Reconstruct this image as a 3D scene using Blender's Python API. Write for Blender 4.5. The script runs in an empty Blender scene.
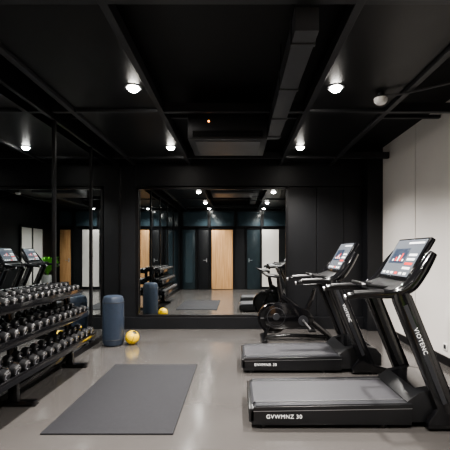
import bpy, bmesh, math, random
from mathutils import Vector, Matrix
random.seed(4)
C = bpy.context
# ------------------------------------------------------------ materials
def newmat(name):
    m = bpy.data.materials.new(name); m.use_nodes = True
    nt = m.node_tree
    return m, nt, nt.nodes['Principled BSDF']
def mat(name, col, rough=0.5, metal=0.0, spec=0.5, noise=0.0, nscale=8.0, bump=0.0, bscale=60.0, emis=None, estr=0.0, coat=0.0, rvar=0.0):
    m, nt, b = newmat(name)
    b.inputs['Base Color'].default_value = (*col, 1)
    b.inputs['Roughness'].default_value = rough
    b.inputs['Metallic'].default_value = metal
    b.inputs['Specular IOR Level'].default_value = spec
    b.inputs['Coat Weight'].default_value = coat
    tc = nt.nodes.new('ShaderNodeTexCoord')
    n = nt.nodes.new('ShaderNodeTexNoise'); n.inputs['Scale'].default_value = nscale; n.inputs['Detail'].default_value = 6
    nt.links.new(tc.outputs['Object'], n.inputs['Vector'])
    if noise > 0:
        r = nt.nodes.new('ShaderNodeValToRGB')
        r.color_ramp.elements[0].position = 0.3; r.color_ramp.elements[1].position = 0.7
        r.color_ramp.elements[0].color = (*[c*(1-noise) for c in col], 1)
        r.color_ramp.elements[1].color = (*[min(1, c*(1+noise)) for c in col], 1)
        nt.links.new(n.outputs['Fac'], r.inputs['Fac']); nt.links.new(r.outputs['Color'], b.inputs['Base Color'])
    if rvar > 0:
        mr = nt.nodes.new('ShaderNodeMapRange')
        mr.inputs['To Min'].default_value = max(0, rough-rvar); mr.inputs['To Max'].default_value = rough+rvar
        nt.links.new(n.outputs['Fac'], mr.inputs['Value']); nt.links.new(mr.outputs['Result'], b.inputs['Roughness'])
    if bump > 0:
        n2 = nt.nodes.new('ShaderNodeTexNoise'); n2.inputs['Scale'].default_value = bscale
        bp = nt.nodes.new('ShaderNodeBump'); bp.inputs['Strength'].default_value = bump; bp.inputs['Distance'].default_value = 0.01
        nt.links.new(tc.outputs['Object'], n2.inputs['Vector'])
        nt.links.new(n2.outputs['Fac'], bp.inputs['Height']); nt.links.new(bp.outputs['Normal'], b.inputs['Normal'])
    if emis:
        b.inputs['Emission Color'].default_value = (*emis, 1); b.inputs['Emission Strength'].default_value = estr
    return m
def mirror_mat(name, col):
    m, nt, b = newmat(name)
    b.inputs['Base Color'].default_value = (*col, 1); b.inputs['Metallic'].default_value = 1; b.inputs['Roughness'].default_value = 0.0
    return m
def wood_mat(name, c1, c2):
    m, nt, b = newmat(name)
    tc = nt.nodes.new('ShaderNodeTexCoord'); mp = nt.nodes.new('ShaderNodeMapping')
    mp.inputs['Scale'].default_value = (14, 14, 0.8)
    n = nt.nodes.new('ShaderNodeTexNoise'); n.inputs['Scale'].default_value = 2.2; n.inputs['Detail'].default_value = 8
    r = nt.nodes.new('ShaderNodeValToRGB'); r.color_ramp.elements[0].position = .35; r.color_ramp.elements[1].position = .65
    r.color_ramp.elements[0].color = (*c1, 1); r.color_ramp.elements[1].color = (*c2, 1)
    nt.links.new(tc.outputs['Object'], mp.inputs['Vector']); nt.links.new(mp.outputs['Vector'], n.inputs['Vector'])
    nt.links.new(n.outputs['Fac'], r.inputs['Fac']); nt.links.new(r.outputs['Color'], b.inputs['Base Color'])
    b.inputs['Roughness'].default_value = .45
    return m
M_floor = mat('floor_polished_rubber', (.074, .069, .066), .16, spec=.7, noise=.08, nscale=1.3, bump=.008, bscale=90, rvar=.05)
M_ceil = mat('ceiling_black_paint', (.003, .003, .0035), .6, spec=.3, noise=.2, nscale=3)
M_panel = mat('ceiling_panel_black', (.0055, .0055, .0062), .35, spec=.35, noise=.15, nscale=3)
M_grid = mat('ceiling_grid_metal', (.026, .0265, .030), .4, metal=.2)
M_duct = mat('duct_dark_grey', (.055, .056, .061), .4, metal=.2, noise=.1)
M_black = mat('wall_black_paint', (.0060, .0065, .0082), .45, spec=.4, noise=.15, nscale=2)
M_trim = mat('black_trim_metal', (.004, .004, .005), .3)
M_white = mat('wall_white_panel', (.66, .625, .595), .6, noise=.03, nscale=1.5, bump=.02, bscale=40)
M_seam = mat('panel_seam', (.12, .115, .11), .6)
M_teal = mat('dark_teal_panel', (.016, .026, .032), .3, noise=.15)
M_blueglass = mat('blue_tinted_glass', (.035, .053, .064), .12)
M_mir_l = mirror_mat('mirror_smoked', (.50, .53, .54))
M_mir_b = mirror_mat('mirror_silver', (.78, .81, .81))
M_wood = wood_mat('door_oak', (.50, .27, .12), (.66, .39, .19))
M_mat = mat('yoga_mat_foam', (.019, .019, .022), .8, spec=.25, noise=.08, nscale=30, bump=.1, bscale=250)
M_plas = mat('black_plastic', (.008, .0083, .0095), .34, bump=.02, bscale=300)
M_plas2 = mat('charcoal_plastic', (.028, .029, .033), .35)
M_gloss = mat('gloss_black', (.0050, .0050, .006), .16, coat=.6)
M_belt = mat('treadmill_belt_rubber', (.034, .034, .039), .5, noise=.08, nscale=60, bump=.06, bscale=300)
M_silver = mat('satin_silver', (.50, .50, .52), .3, metal=.9)
M_chrome = mat('chrome', (.80, .80, .82), .12, metal=1)
M_rub = mat('black_rubber', (.006, .006, .007), .35)
M_white_t = mat('white_print', (.80, .80, .80), .5, emis=(1,1,1), estr=.15)
M_screen = mat('touch_screen', (.10, .11, .125), .12, emis=(.45, .5, .6), estr=.13)
M_ui_red = mat('screen_red', (.5, .03, .03), .3, emis=(1, .08, .05), estr=.8)
M_ui_w = mat('screen_white', (.7, .7, .7), .3, emis=(.9, .95, 1), estr=.6)
M_ui_b = mat('screen_dark', (.02, .03, .05), .3, emis=(.05, .08, .15), estr=.2)
M_blue = mat('slate_blue_vinyl', (.026, .037, .058), .38, noise=.1, nscale=20, bump=.1, bscale=120)
M_yel = mat('yellow_vinyl', (.85, .55, .015), .4, bump=.03)
M_lamp = mat('lamp_glass_lit', (1, 1, 1), .3, emis=(1, .95, .88), estr=80)
M_led = mat('led_amber', (1, .4, .1), .3, emis=(1, .35, .08), estr=8)
M_leaf = mat('plant_leaf', (.14, .42, .05), .45, noise=.35, nscale=9)
M_pot = mat('pot_ceramic', (.25, .25, .24), .5)
M_soil = mat('soil', (.03, .02, .012), .9, bump=.4)
M_outlet = mat('outlet_plastic', (.75, .74, .72), .35)

# ------------------------------------------------------------ mesh builder
class B:
    def __init__(s): s.bm = bmesh.new(); s.mats = []
    def mi(s, m):
        if m not in s.mats: s.mats.append(m)
        return s.mats.index(m)
    def _assign(s, verts, m):
        i = s.mi(m)
        for f in {f for v in verts for f in v.link_faces}: f.material_index = i
    def box(s, x0, x1, y0, y1, z0, z1, m, rot=None, bev=0.0, seg=2):
        r = bmesh.ops.create_cube(s.bm, size=1)
        vs = r['verts']
        c = Vector(((x0+x1)/2, (y0+y1)/2, (z0+z1)/2))
        S = Matrix.Diagonal((abs(x1-x0), abs(y1-y0), abs(z1-z0), 1))
        bmesh.ops.transform(s.bm, matrix=Matrix.Translation(c) @ (rot if rot else Matrix()) @ S, verts=vs)
        s._assign(vs, m)
        if bev > 0:
            es = list({e for v in vs for e in v.link_edges})
            rr = bmesh.ops.bevel(s.bm, geom=es, offset=bev, segments=seg, affect='EDGES', profile=.5)
            i = s.mi(m)
            for f in rr['faces']: f.material_index = i
    def cyl(s, p0, p1, r0, m, r1=None, seg=24):
        p0 = Vector(p0); p1 = Vector(p1); d = p1-p0
        if r1 is None: r1 = r0
        q = d.to_track_quat('Z', 'Y').to_matrix().to_4x4()
        r = bmesh.ops.create_cone(s.bm, cap_ends=True, segments=seg, radius1=r0, radius2=r1, depth=d.length,
                                  matrix=Matrix.Translation((p0+p1)/2) @ q)
        s._assign(r['verts'], m)
    def prism(s, pts, y0, y1, m, bev=0.0):
        a = [s.bm.verts.new((x, y0, z)) for x, z in pts]
        b = [s.bm.verts.new((x, y1, z)) for x, z in pts]
        i = s.mi(m); fs = []
        fs.append(s.bm.faces.new(a)); fs.append(s.bm.faces.new(list(reversed(b))))
        n = len(pts)
        for k in range(n):
            fs.append(s.bm.faces.new((a[(k+1) % n], a[k], b[k], b[(k+1) % n])))
        for f in fs: f.material_index = i
        bmesh.ops.recalc_face_normals(s.bm, faces=fs)
        if bev > 0:
            es = list({e for f in fs[:2] for e in f.edges})
            rr = bmesh.ops.bevel(s.bm, geom=es, offset=bev, segments=2, affect='EDGES', profile=.5)
            for f in rr['faces']: f.material_index = i
    def tube(s, pts, rad, m, seg=12, sub=6, smooth=True, flat=1.0):
        P = [Vector(p) for p in pts]
        R = list(rad) if isinstance(rad, (list, tuple)) else [rad]*len(P)
        if smooth and len(P) > 2:
            Q = []; RR = []
            for i in range(len(P)-1):
                a = P[max(i-1, 0)]; b = P[i]; c = P[i+1]; d = P[min(i+2, len(P)-1)]
                for k in range(sub):
                    t = k/sub
                    Q.append(.5*((2*b)+(-a+c)*t+(2*a-5*b+4*c-d)*t*t+(-a+3*b-3*c+d)*t**3))
                    RR.append(R[i]*(1-t)+R[i+1]*t)
            Q.append(P[-1]); RR.append(R[-1]); P, R = Q, RR
        rings = []; i = s.mi(m)
        up = Vector((0, 1, 0))
        for k, p in enumerate(P):
            t = (P[min(k+1, len(P)-1)]-P[max(k-1, 0)]).normalized()
            if abs(t.dot(up)) > .95: ref = Vector((0, 0, 1))
            else: ref = up
            u = t.cross(ref).normalized(); w = t.cross(u).normalized()
            rings.append([s.bm.verts.new(p + u*math.cos(2*math.pi*j/seg)*R[k] + w*math.sin(2*math.pi*j/seg)*R[k]*flat) for j in range(seg)])
        fs = []
        for a, b in zip(rings, rings[1:]):
            for j in range(seg):
                fs.append(s.bm.faces.new((a[j], a[(j+1) % seg], b[(j+1) % seg], b[j])))
        fs.append(s.bm.faces.new(rings[0])); fs.append(s.bm.faces.new(list(reversed(rings[-1]))))
        for f in fs: f.material_index = i
        bmesh.ops.recalc_face_normals(s.bm, faces=fs)
    def lathe(s, prof, c, m, seg=32, axis='Z'):
        c = Vector(c); rings = []; i = s.mi(m); fs = []
        def pt(r, h, a):
            if axis == 'Z': return c+Vector((r*math.cos(a), r*math.sin(a), h))
            if axis == 'Y': return c+Vector((r*math.cos(a), h, r*math.sin(a)))
            return c+Vector((h, r*math.cos(a), r*math.sin(a)))
        for r, h in prof:
            if r < 1e-5: rings.append([s.bm.verts.new(pt(0, h, 0))])
            else: rings.append([s.bm.verts.new(pt(r, h, 2*math.pi*j/seg)) for j in range(seg)])
        for a, b in zip(rings, rings[1:]):
            for j in range(seg):
                k = (j+1) % seg
                if len(a) == 1 and len(b) == 1: continue
                if len(a) == 1: fs.append(s.bm.faces.new((a[0], b[k], b[j])))
                elif len(b) == 1: fs.append(s.bm.faces.new((a[j], a[k], b[0])))
                else: fs.append(s.bm.faces.new((a[j], a[k], b[k], b[j])))
        for f in fs: f.material_index = i
        bmesh.ops.recalc_face_normals(s.bm, faces=fs)
    def finish(s, name, parent=None, loc=(0, 0, 0), smooth=True, bevel=0):
        if smooth:
            for f in s.bm.faces: f.smooth = True
            for e in s.bm.edges:
                if len(e.link_faces) == 2 and e.calc_face_angle(0) > math.radians(38): e.smooth = False
        me = bpy.data.meshes.new(name); s.bm.to_mesh(me); s.bm.free()
        for m in s.mats: me.materials.append(m)
        o = bpy.data.objects.new(name, me); C.collection.objects.link(o)
        o.location = loc
        if parent: o.parent = parent
        if bevel > 0:
            md = o.modifiers.new('bevel', 'BEVEL'); md.width = bevel; md.segments = 2; md.limit_method = 'ANGLE'; md.angle_limit = math.radians(40)
        return o
def empty(name, loc=(0, 0, 0)):
    o = bpy.data.objects.new(name, None); C.collection.objects.link(o); o.location = loc; o.empty_display_size = .1
    return o
def sbox(name, x0, x1, y0, y1, z0, z1, m, bevel=0, parent=None):
    b = B(); b.box(x0, x1, y0, y1, z0, z1, m); return b.finish(name, parent, smooth=False, bevel=bevel)
def text(body, size, loc, rot, m, parent, name, spacing=1.0):
    cu = bpy.data.curves.new(name, 'FONT'); cu.body = body; cu.size = size; cu.extrude = .0008
    cu.align_x = 'CENTER'; cu.align_y = 'CENTER'; cu.space_character = spacing
    o = bpy.data.objects.new(name, cu); C.collection.objects.link(o); o.location = loc; o.rotation_euler = rot
    cu.materials.append(m); o.parent = parent
    return o

# ------------------------------------------------------------ room
XL, XR, YB, YF, H = -2.03, 2.45, 6.64, -0.5, 3.08
sbox('floor', XL-.1, XR+.1, YF-.1, YB+.1, -.1, 0, M_floor)
sbox('ceiling', XL-.1, XR+.1, YF-.1, YB+.1, H, H+.1, M_ceil)
sbox('wall_left', XL-.15, XL-.02, YF-.1, YB+.1, 0, H, M_black)
sbox('wall_back', XL-.1, XR+.1, YB+.02, YB+.15, 0, H, M_black)
# right wall: black core plus white panels in the far part
b = B()
b.box(XR+.012, XR+.15, YF-.1, YB+.1, 0, H, M_black)
b.box(XR+.008, XR+.02, 3.35, YB, .10, H, M_seam)
for y0, y1 in [(3.35, 4.28), (4.286, 5.213), (5.227, YB+.01)]:
    b.box(XR, XR+.02, y0, y1, .10, H, M_white)
b.finish('wall_right', smooth=False)
sbox('baseboard_right', XR-.015, XR+.01, 3.3, YB-.1, 0, .10, M_trim, bevel=.002)
sbox('baseboard_left', XL-.02, XL+.01, YF, YB, 0, .07, M_trim)
# left mirrors
LZ0, LZ1 = .07, 2.78
ys = [-.02, 1.04, 2.10, 3.16, 4.22, 5.28, 6.60]
for i in range(len(ys)-1):
    e = empty('wall_mirror' if i == 0 else 'wall_mirror.%03d' % i, (XL, ys[i], 0))
    sbox('glass_pane', 0-.015, .0, .012, ys[i+1]-ys[i]-.012, LZ0, LZ1, M_mir_l, parent=e)
b = B()
for i, y in enumerate(ys):
    w = .022
    b.box(XL-.018, XL+.018, y-w, y+w, LZ0, LZ1, M_trim)
b.box(XL-.018, XL+.022, YF, YB, LZ1, LZ1+.05, M_trim)
b.box(XL-.018, XL+.010, YF, YB, LZ1+.05, H, M_black)
b.finish('trim_1', smooth=False, bevel=.002)
# back wall mirror + frame + plinth
e = empty('wall_mirror.006', (0, YB, 0))
sbox('glass_pane', -1.70, .84, -.05, -.02, .24, 2.41, M_mir_b, parent=e)
b = B()
b.box(-1.745, -1.70, -.075, 0.02, .20, 2.45, M_trim); b.box(.84, .885, -.075, 0.02, .20, 2.45, M_trim)
b.box(-1.745, .885, -.075, 0.02, 2.41, 2.45, M_trim); b.box(-1.745, .885, -.085, 0.02, .205, .24, M_trim)
b.finish('mirror_frame', e, smooth=False, bevel=.003)
sbox('baseboard_back', XL+.02, 2.19, YB-.10, YB+.02, 0, .205, M_black, bevel=.004)
# black pier left, column right, fascia, panel joints
sbox('trim_2', XL+.02, -1.75, YB-.06, YB+.02, .20, H, M_black, bevel=.003)
sbox('trim_3', 2.19, XR-.001, YB-.26, YB+.02, 0, H, M_black, bevel=.004)
sbox('trim_4', -1.75, 2.19, YB-.04, YB+.02, 2.47, H, M_black, bevel=.003)
b = B()
for x0, x1 in [(.89, 1.38), (1.388, 1.86), (1.868, 2.19)]:
    b.box(x0, x1, YB-.012, YB+.02, .206, 2.46, M_black)
b.finish('trim_5', smooth=False, bevel=.002)

# rear wall (behind the camera, seen in the mirrors)
sbox('wall_rear', XL-.1, XR+.1, YF-.12, YF, 0, H, M_black)
def door(name, x0, x1, z1, m, handle=True, glass=None, hs=1):
    e = empty(name, (0, YF, 0)); b = B()
    b.box(x0, x1, .0, .045, .012, z1, m, bev=.003)
    for a0, a1 in ((x0-.05, x0-.004), (x1+.004, x1+.05)): b.box(a0, a1, 0, .06, 0, z1+.05, M_trim)
    b.box(x0-.05, x1+.05, 0, .06, z1+.004, z1+.05, M_trim)
    if glass: b.box(x0+.10, x1-.10, .045, .052, .25, z1-.12, glass)
    if handle:
        hx = x1-.07 if hs > 0 else x0+.07
        b.box(hx-.018, hx+.018, .045, .052, .98, 1.12, M_silver)
        b.cyl((hx, .05, 1.05), (hx, .095, 1.05), .009, M_silver)
        b.cyl((hx, .095, 1.05), (hx-.12*hs, .095, 1.05), .009, M_silver)
    b.finish('leaf_and_frame', e)
door('door_1', -1.95, -1.50, 2.15, M_teal, False, M_blueglass)
door('door_2', -1.38, -1.02, 2.15, M_black, True)
door('door_3', -.91, -.15, 2.15, M_wood, False)
door('door_4', .36, .82, 2.15, M_teal, True, None, -1)
door('door_5', 1.90, 2.30, 2.15, M_wood, True, None, -1)
sbox('trim_6', .90, 1.50, YF, YF+.02, 0.1, 2.15, M_white)
sbox('trim_7', -.09, .30, YF, YF+.02, 0.0, 2.15, M_black)
# transoms
for i, (x0, x1) in enumerate([(-1.95, -1.05), (-.95, -.1), (0, .85), (.95, 1.75), (1.85, 2.35)]):
    e = empty('window_%d' % (i+1), (0, YF, 0)); b = B()
    b.box(x0, x1, 0, .02, 2.28, 2.80, M_blueglass)
    b.box(x0-.03, x0+.01, 0, .05, 2.24, 2.84, M_trim); b.box(x1-.01, x1+.03, 0, .05, 2.24, 2.84, M_trim)
    b.box(x0, x1, 0, .05, 2.24, 2.28, M_trim); b.box(x0, x1, 0, .05, 2.80, 2.84, M_trim)
    b.finish('glazing', e, smooth=False)
# right wall near part: white door, panels in a black frame (seen in double reflection)
b = B()
b.box(XR-.02, XR+.02, .50, 1.75, .02, 2.1, M_white)
for y in (.44, 1.10, 1.75): b.box(XR-.04, XR+.02, y, y+.06, 0, 2.16, M_trim)
b.box(XR-.04, XR+.02, .44, 1.81, 2.10, 2.16, M_trim)
b.finish('door_6', smooth=False)

# ------------------------------------------------------------ ceiling grid, panels, duct, AC box
b = B()
GZ0, GZ1 = 2.83, 2.93
gx = (-1.78, -.82, .75, 1.62); gy = (.35, 2.30, 4.12, 6.12)
for x in gx:
    b.box(x-.028, x+.028, YF, YB-.04, GZ0, GZ1, M_grid)
for y in gy:
    b.box(XL+.03, XR-.01, y-.028, y+.028, GZ0+.002, GZ1+.002, M_grid)
for x in gx:
    for y in gy: b.cyl((x, y, GZ1), (x, y, H), .008, M_grid, seg=8)
b.box(XL+.03, XR-.01, 4.55, 4.60, 2.93, 2.97, M_grid)
yy = (YF+.02,)+gy+(YB-.06,)
for xa, xb in ((-1.78, -.82), (.75, 1.62)):
    for ya, yb in zip(yy, yy[1:]):
        b.box(xa+.035, xb-.035, ya+.035, yb-.035, 2.862, 2.90, M_panel)
b.finish('ceiling_grid', smooth=False, bevel=.003)
b = B()
b.box(.36, .51, 2.36, 4.62, 2.69, 2.84, M_duct)
for y in (2.5, 3.2, 3.9, 4.5):
    b.box(.352, .518, y, y+.03, 2.68, 2.85, M_duct)
    b.cyl((.37, y+.015, 2.84), (.37, y+.015, H), .006, M_grid, seg=8); b.cyl((.49, y+.015, 2.84), (.49, y+.015, H), .006, M_grid, seg=8)
b.finish('ventilation_duct', smooth=False, bevel=.004)
e = empty('air_conditioner', (0, 0, 0)); b = B()
b.box(-.56, .345, 4.30, 5.05, 2.60, 2.94, M_grid, bev=.008)
b.box(-.50, .29, 4.29, 4.302, 2.62, 2.69, M_trim)
for k in range(4): b.box(-.49, .28, 4.286, 4.296, 2.626+k*.016, 2.631+k*.016, M_grid)
b.box(-.48, .27, 4.38, 4.97, 2.594, 2.602, M_duct)
for x in (-.5, .28):
    for y in (4.4, 4.98): b.cyl((x, y, 2.93), (x, y, H), .007, M_grid, seg=8)
b.finish('housing', e)
b = B(); b.cyl((-.32, 4.303, 2.80), (-.32, 4.292, 2.80), .010, M_led, seg=12); b.finish('indicator_light', e)
# smoke detector / sensor with conduit on the right
b = B()
b.lathe([(0, -.055), (.045, -.052), (.062, -.03), (.065, -.005), (.065, .0), (0, .0)], (1.40, 3.70, 2.815), M_outlet, 32)
b.cyl((1.40, 3.70, 2.81), (1.40, 3.70, 2.862), .030, M_grid)
b.tube([(1.40, 3.66, 2.825), (1.55, 3.60, 2.815), (1.80, 3.42, 2.812), (2.1, 3.15, 2.815), (2.44, 2.85, 2.83)], .012, M_duct, seg=8)
b.finish('smoke_detector')

# downlights: recessed trims flush with the panels, domed glass lens
def downlight(i, x, y, P):
    e = empty('ceiling_spotlight' if i == 0 else 'ceiling_spotlight.%03d' % i, (x, y, 2.862))
    b = B()
    b.lathe([(.056, -.001), (.060, -.010), (.076, -.010), (.080, -.004), (.080, .0)], (0, 0, 0), M_silver, 32)
    b.finish('trim_ring', e)
    b = B(); b.lathe([(0, -.046), (.022, -.043), (.040, -.034), (.052, -.018), (.056, .0)], (0, 0, .0), M_lamp, 28); b.finish('bulb', e)
    L = bpy.data.lights.new('lamp', 'SPOT'); L.energy = P; L.spot_size = math.radians(142); L.spot_blend = 1.0
    L.color = (1, .955, .90); L.shadow_soft_size = .045
    o = bpy.data.objects.new('lamp', L); C.collection.objects.link(o); o.location = (0, 0, -.095); o.parent = e
i = 0
for y in (5.56, 3.56, 1.5, .0):
    for x in (-.97, .925):
        downlight(i, x, y, 500 if y > 1 else 180); i += 1

# ------------------------------------------------------------ exercise mat
b = B(); b.box(-1.42, -.46, 2.735, 4.44, .0005, .012, M_mat, bev=.004); b.finish('exercise_mat')

# ------------------------------------------------------------ dumbbell rack
e = empty('dumbbell_rack', (0, 0, 0)); b = B()
RY0, RY1 = 2.55, 4.46
tiers = [(-1.885, .90, 4.36), (-1.83, .645, 4.42), (-1.765, .385, 4.48)]
for uy in (3.27, 4.36) :
    b.box(-2.0, -1.72, uy-.035, uy+.035, 0, .045, M_gloss, bev=.006)
    b.prism([(-1.955, .03), (-1.875, .03), (-1.935, .98), (-1.985, .98)], uy-.025, uy+.025, M_gloss, bev=.004)
    for tx, tz, ty in tiers:
        b.prism([(-1.97, tz-.07), (tx+.08, tz-.055), (tx+.09, tz-.012), (-1.97, tz-.012)], uy-.02, uy+.02, M_gloss, bev=.003)
b.box(-1.955, -1.915, 3.27, 4.36, .10, .16, M_gloss, bev=.005)
Rt = Matrix.Rotation(math.radians(12), 4, 'Y')
for tx, tz, ty in tiers:
    b.box(tx-.10, tx+.10, RY0, ty, tz-.012, tz-.002, M_gloss, rot=Rt)
    b.box(tx+.085, tx+.105, RY0, ty, tz-.065, tz+.0, M_gloss, bev=.003)
    b.box(tx-.105, tx-.09, RY0, ty, tz-.005, tz+.045, M_gloss, bev=.003)
b.finish('frame', e)
b = B()
def dumbbell(b, c, r, L):
    R = Matrix.Rotation(math.radians(12), 3, 'Y')
    ax = R @ Vector((1, 0, 0)); cc = Vector(c)
    def P(t): return cc+ax*t
    b.cyl(P(-L/2+.03), P(L/2-.03), .013, M_chrome, seg=12)
    for s in (-1, 1):
        t0, t1 = s*(L/2-.060), s*(L/2)
        b.cyl(P(t0-s*.004), P(t0+s*.002), r*.70, M_chrome, seg=18)
        b.cyl(P(t0), P(t0+s*.008), r*.80, M_rub, r1=r, seg=20)
        b.cyl(P(t0+s*.008), P(t1-s*.010), r, M_rub, seg=20)
        b.cyl(P(t1-s*.010), P(t1), r, M_rub, r1=r*.86, seg=20)
        b.cyl(P(t1-s*.0), P(t1+s*.003), r*.78, M_chrome, r1=r*.66, seg=16)
        b.cyl(P(t1+s*.003), P(t1+s*.005), r*.40, M_rub, seg=12)
for (tx, tz, ty), r in zip(tiers, (.033, .039, .045)):
    y = RY0+.08
    while y < ty-.05:
        dumbbell(b, (tx, y, tz+r+.003), r, .20)
        y += r*2+.044
b.finish('dumbbell_set')

# ------------------------------------------------------------ blue bag & yellow ball
b = B()
b.lathe([(0, 0), (.10, 0), (.130, .012), (.146, .05), (.150, .12), (.150, .58), (.146, .65), (.130, .69), (.10, .704), (0, .706)], (0, 0, 0), M_blue, 48)
for z in (.09, .61): b.lathe([(.149, z-.006), (.152, z-.004), (.152, z+.004), (.149, z+.006)], (0, 0, 0), M_plas2, 48)
b.finish('heavy_bag', loc=(-1.765, 5.42, 0))
b = B(); R0 = .098
prof = [(R0*math.sin(math.pi*k/24), -R0*math.cos(math.pi*k/24)) for k in range(25)]
prof[0] = (0, -R0); prof[-1] = (0, R0)
b.lathe(prof, (0, 0, 0), M_yel, 40)
for ax in ('Z', 'Y', 'X'):
    b.lathe([(R0-.002, -.003), (R0+.0012, -.002), (R0+.0012, .002), (R0-.002, .003)], (0, 0, 0), M_rub, 48, ax)
b.lathe([(.001, R0+.002), (.030, R0-.003), (.036, R0-.008)], (0, 0, 0), M_rub, 24, 'Z')
o = b.finish('medicine_ball', loc=(-1.505, 5.46, R0)); o.rotation_euler = (.5, .35, .4)

# ------------------------------------------------------------ treadmill
def treadmill(name, ox, oy, rear, label, arm_label):
    e = empty(name, (ox, oy, 0)); W = .64
    b = B()
    FX = 1.74
    prof = [(rear+.02, .03), (rear, .06), (rear, .13), (rear+.03, .165), (1.3, .185), (1.3, .03)]
    b.prism(prof, 0, .085, M_plas, bev=.006); b.prism(prof, W-.085, W, M_plas, bev=.006)
    b.prism([(rear+.01, .05), (rear+.01, .15), (1.3, .165), (1.3, .05)], .08, W-.08, M_plas)
    b.prism([(rear+.04, .166), (rear+.04, .172), (1.3, .192), (1.3, .185)], .012, .075, M_plas2)
    b.prism([(rear+.04, .166), (rear+.04, .172), (1.3, .192), (1.3, .185)], W-.075, W-.012, M_plas2)
    b.prism([(rear+.04, .168), (rear+.04, .1755), (1.3, .1955), (1.3, .188)], .078, .084, M_silver)
    b.prism([(rear+.04, .168), (rear+.04, .1755), (1.3, .1955), (1.3, .188)], W-.084, W-.078, M_silver)
    b.prism([(rear+.02, .1325), (rear+.02, .136), (1.3, .156), (1.3, .1525)], -.003, .004, M_silver)
    b.box(rear-.012, rear+.035, .0, W, .05, .155, M_plas, bev=.012)
    for fx in (rear+.10, 1.1, 1.62):
        for fy in (.05, W-.05): b.cyl((fx, fy, 0), (fx, fy, .05), .028, M_rub, seg=16)
    b.prism([(1.27, .04), (1.27, .20), (1.36, .27), (1.52, .30), (1.68, .27), (FX, .20), (FX, .05)], .015, W-.015, M_plas, bev=.012)
    b.prism([(1.36, .272), (1.52, .303), (1.65, .279), (1.65, .27), (1.52, .292), (1.36, .265)], .10, W-.10, M_gloss)
    b.finish('base', e)
    b = B()
    b.prism([(rear+.015, .155), (rear+.03, .172), (1.28, .189), (1.28, .17), (rear+.03, .15)], .09, W-.09, M_belt)
    b.finish('belt', e)
    b = B()
    for y0, y1 in ((-.045, .012), (W-.012, W+.045)):
        b.prism([(1.40, .02), (1.78, .02), (1.78, .07), (1.64, .11), (1.28, 1.0), (1.21, 1.04), (1.14, 1.0), (1.155, .94), (1.47, .16), (1.40, .07)], y0, y1, M_gloss, bev=.008)
        b.prism([(1.505, .20), (1.535, .215), (1.245, .935), (1.215, .92)], y0-.003, y1+.003, M_plas2)
    b.finish('uprights', e)
    b = B()
    for y in (-.016, W+.016):
        s = -1 if y < 0 else 1
        b.tube([(.80, y, .985), (.84, y, .995), (1.0, y, 1.005), (1.16, y, 1.01), (1.28, y, 1.07), (1.37, y, 1.19), (1.45, y-s*.01, 1.31)],
               [.022, .027, .027, .034, .052, .050, .035], M_gloss, seg=16, flat=.8)
        b.tube([(.86, y, 1.006), (.98, y, 1.012), (1.08, y, 1.015)], .0275, M_rub, seg=14, flat=.85)
        b.cyl((.80, y, .985), (.79, y, .983), .021, M_silver, seg=16)
    b.prism([(1.13, 1.0), (1.14, 1.035), (1.27, 1.085), (1.34, 1.12), (1.38, 1.10), (1.30, 1.02)], -.01, W+.01, M_plas, bev=.008)
    b.tube([(1.02, .14, 1.055), (1.0, .18, 1.065), (1.0, W-.18, 1.065), (1.02, W-.14, 1.055)], .015, M_rub, seg=12, smooth=False)
    for y in (.15, W-.15): b.tube([(1.015, y, 1.057), (1.18, y, 1.04)], .014, M_rub, seg=10, smooth=False)
    b.finish('handrails', e)
    p0, p1 = Vector((1.27, 0, 1.10)), Vector((1.465, 0, 1.435))
    mid = (p0+p1)/2; L = (p1-p0).length; ang = math.atan2(p1.z-p0.z, p1.x-p0.x)
    em = empty('console', (mid.x, W/2, mid.z)); em.parent = e; em.rotation_euler = (0, -ang, 0)
    b = B()
    b.box(-L/2, L/2, -.285, .285, -.045, .0, M_gloss, bev=.012)
    b.box(-L/2+.03, L/2-.02, -.26, .26, -.0, .003, M_screen)
    b.box(-L/2, L/2-.12, -.12, .12, -.085, -.03, M_plas, bev=.02)
    b.box(L/2-.06, L/2-.045, -.24, .02, .003, .0042, M_ui_w)
    b.box(-.05, .09, -.06, .22, .003, .0042, M_ui_b)
    for k in range(5): b.box(-.03, -.03+.02+.018*((k*3) % 4), -.04+k*.045, -.015+k*.045, .0042, .005, M_ui_red if k % 2 else M_ui_w)
    for k in range(4): b.box(-.10+k*.04, -.08+k*.04, -.23, -.10, .003, .0042, M_ui_red if k == 1 else M_ui_w)
    for k in range(6): b.box(-L/2+.045, -L/2+.065, -.22+k*.08, -.17+k*.08, .003, .0042, M_ui_red if k == 2 else M_ui_w)
    b.finish('display', em)
    text(label, .042, (rear+.25, -.0035, .095), (math.radians(90), 0, 0), M_white_t, e, 'label', 1.12)
    text(arm_label, .044, (1.34, -.050, .665), (math.radians(90), math.radians(68), 0), M_white_t, e, 'upright_label', 1.15)
    return e
treadmill('treadmill', 0.0, 2.82, .10, 'GVWMNZ 30', 'VIOTENC')
treadmill('treadmill', -.16, 4.13, .22, 'ENVMNR 30', 'VIOTENC')

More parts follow.
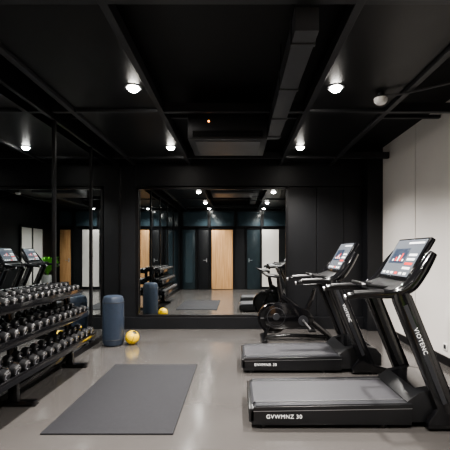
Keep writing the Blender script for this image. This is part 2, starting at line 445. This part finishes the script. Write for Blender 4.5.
# ------------------------------------------------------------ exercise bike
e = empty('exercise_bike', (0, 5.72, 0)); b = B()
wx, wz, wr = .54, .33, .23
b.lathe([(wr-.035, -.020), (wr-.01, -.028), (wr, -.022), (wr, .022), (wr-.01, .028), (wr-.035, .020), (wr-.035, -.020)], (wx, 0, wz), M_gloss, 48, 'Y')
b.lathe([(0, -.012), (wr-.03, -.010), (wr-.03, .010), (0, .012)], (wx, 0, wz), M_plas, 48, 'Y')
b.cyl((wx, -.055, wz), (wx, .055, wz), .035, M_plas2)
for k in range(6):
    a = k*math.pi/3
    b.tube([(wx+.03*math.cos(a), -.016, wz+.03*math.sin(a)), (wx+.19*math.cos(a), -.016, wz+.19*math.sin(a))], .010, M_plas2, seg=8, smooth=False)
b.finish('flywheel', e)
b = B()
b.box(.36, .44, -.26, .26, 0, .05, M_gloss, bev=.012); b.box(1.36, 1.44, -.26, .26, 0, .05, M_gloss, bev=.012)
for y in (-.05, .05):
    b.tube([(.40, y, .04), (wx, y, wz), (.66, y, .62)], .022, M_gloss, seg=12, smooth=False)
b.tube([(.66, 0, .66), (.86, 0, .52), (1.05, 0, .33), (1.40, 0, .05)], [.05, .05, .05, .035], M_gloss, seg=16)
b.tube([(.40, 0, .045), (.8, 0, .07), (1.40, 0, .045)], .028, M_gloss, seg=12)
b.tube([(1.0, 0, .34), (1.12, 0, .62), (1.17, 0, .78)], [.045, .035, .024], M_gloss, seg=14)
b.tube([(.68, 0, .60), (.64, 0, .80), (.62, 0, .95)], [.045, .035, .024], M_gloss, seg=14)
b.prism([(.40, .33), (.44, .48), (.58, .58), (.80, .56), (1.06, .46), (1.16, .32), (1.06, .22), (.80, .18), (.55, .18), (.43, .24)], -.095, -.06, M_gloss, bev=.01)
b.lathe([(.128, -.099), (.136, -.097), (.136, -.093)], (.58, 0, .365), M_plas2, 32, 'Y')
b.lathe([(.0, -.099), (.05, -.099), (.055, -.093)], (.58, 0, .365), M_plas2, 32, 'Y')
b.cyl((.98, -.10, .31), (.98, -.115, .31), .075, M_plas2); b.cyl((.98, -.15, .31), (.98, .12, .31), .018, M_silver)
b.tube([(.98, -.13, .31), (1.09, -.14, .18)], .013, M_silver, seg=8, smooth=False)
b.tube([(.98, .12, .31), (.87, .13, .44)], .013, M_silver, seg=8, smooth=False)
b.box(1.04, 1.14, -.24, -.145, .165, .195, M_rub, bev=.005); b.box(.82, .92, .135, .23, .425, .455, M_rub, bev=.005)
b.finish('frame', e)
b = B()
b.tube([(1.00, 0, .83), (1.08, 0, .835), (1.18, 0, .84), (1.27, 0, .845), (1.31, 0, .85)], [.022, .035, .075, .11, .06], M_rub, seg=16, flat=1.0)
for v in b.bm.verts:
    v.co.z = .835+(v.co.z-.835)*.42
b.finish('saddle', e)
b = B()
b.cyl((.62, -.16, .96), (.62, .16, .96), .016, M_gloss)
for s in (-1, 1):
    b.tube([(.62, s*.15, .96), (.55, s*.19, .965), (.44, s*.20, .985), (.38, s*.19, 1.02)], .017, M_rub, seg=10)
b.tube([(.62, -.07, .96), (.44, -.07, .97), (.44, .07, .97), (.62, .07, .96)], .015, M_rub, seg=10, smooth=False)
b.box(.60, .63, -.09, .09, .99, 1.10, M_gloss, rot=Matrix.Rotation(math.radians(-25), 4, 'Y'), bev=.006)
b.finish('handlebar', e)

# ------------------------------------------------------------ plant (seen in the mirrors)
e = empty('potted_plant', (1.74, 1.55, 0)); b = B()
b.lathe([(0, 0), (.12, 0), (.14, .02), (.18, .62), (.175, .64), (.16, .63), (.158, .60), (0, .60)], (0, 0, 0), M_pot, 32)
b.lathe([(0, .602), (.157, .602)], (0, 0, 0), M_soil, 32)
b.finish('pot', e)
b = B(); i = b.mi(M_leaf)
for k in range(110):
    a = random.uniform(0, 2*math.pi); ln = random.uniform(.40, .84); lean = random.uniform(.08, .38); wd = random.uniform(.028, .046)
    pr = None; d = Vector((math.cos(a), math.sin(a), 0)); n = Vector((-d.y, d.x, 0))
    for j in range(8):
        t = j/7
        p = Vector((0, 0, .60))+d*(lean*t**1.5)+Vector((0, 0, ln*(t-.28*t**3)))
        w = wd*math.sin(math.pi*(.08+.90*t))**.7
        cur = (b.bm.verts.new(p-n*w), b.bm.verts.new(p+n*w+Vector((0, 0, .004))))
        if pr:
            f = b.bm.faces.new((pr[0], pr[1], cur[1], cur[0])); f.material_index = i
        pr = cur
b.finish('leaves', e)

# ------------------------------------------------------------ wall outlet
b = B()
b.box(XR-.012, XR-.001, 4.42, 4.50, .17, .25, M_outlet, bev=.003)
b.box(XR-.014, XR-.011, 4.435, 4.485, .185, .235, M_plas2)
b.finish('wall_outlet')

# ------------------------------------------------------------ world + camera
try: C.scene.view_settings.look = 'AgX - Medium High Contrast'
except Exception: pass
w = bpy.data.worlds.new('World'); C.scene.world = w; w.use_nodes = True
w.node_tree.nodes['Background'].inputs['Color'].default_value = (.02, .02, .022, 1)
cam = bpy.data.cameras.new('camera'); co = bpy.data.objects.new('camera', cam); C.collection.objects.link(co)
co.location = (0, 0, 1.31); co.rotation_euler = (math.radians(90), 0, 0)
cam.sensor_width = 36; cam.lens = 380/450*36; cam.shift_x = -12/450; cam.shift_y = 28/450; cam.clip_start = .02
C.scene.camera = co
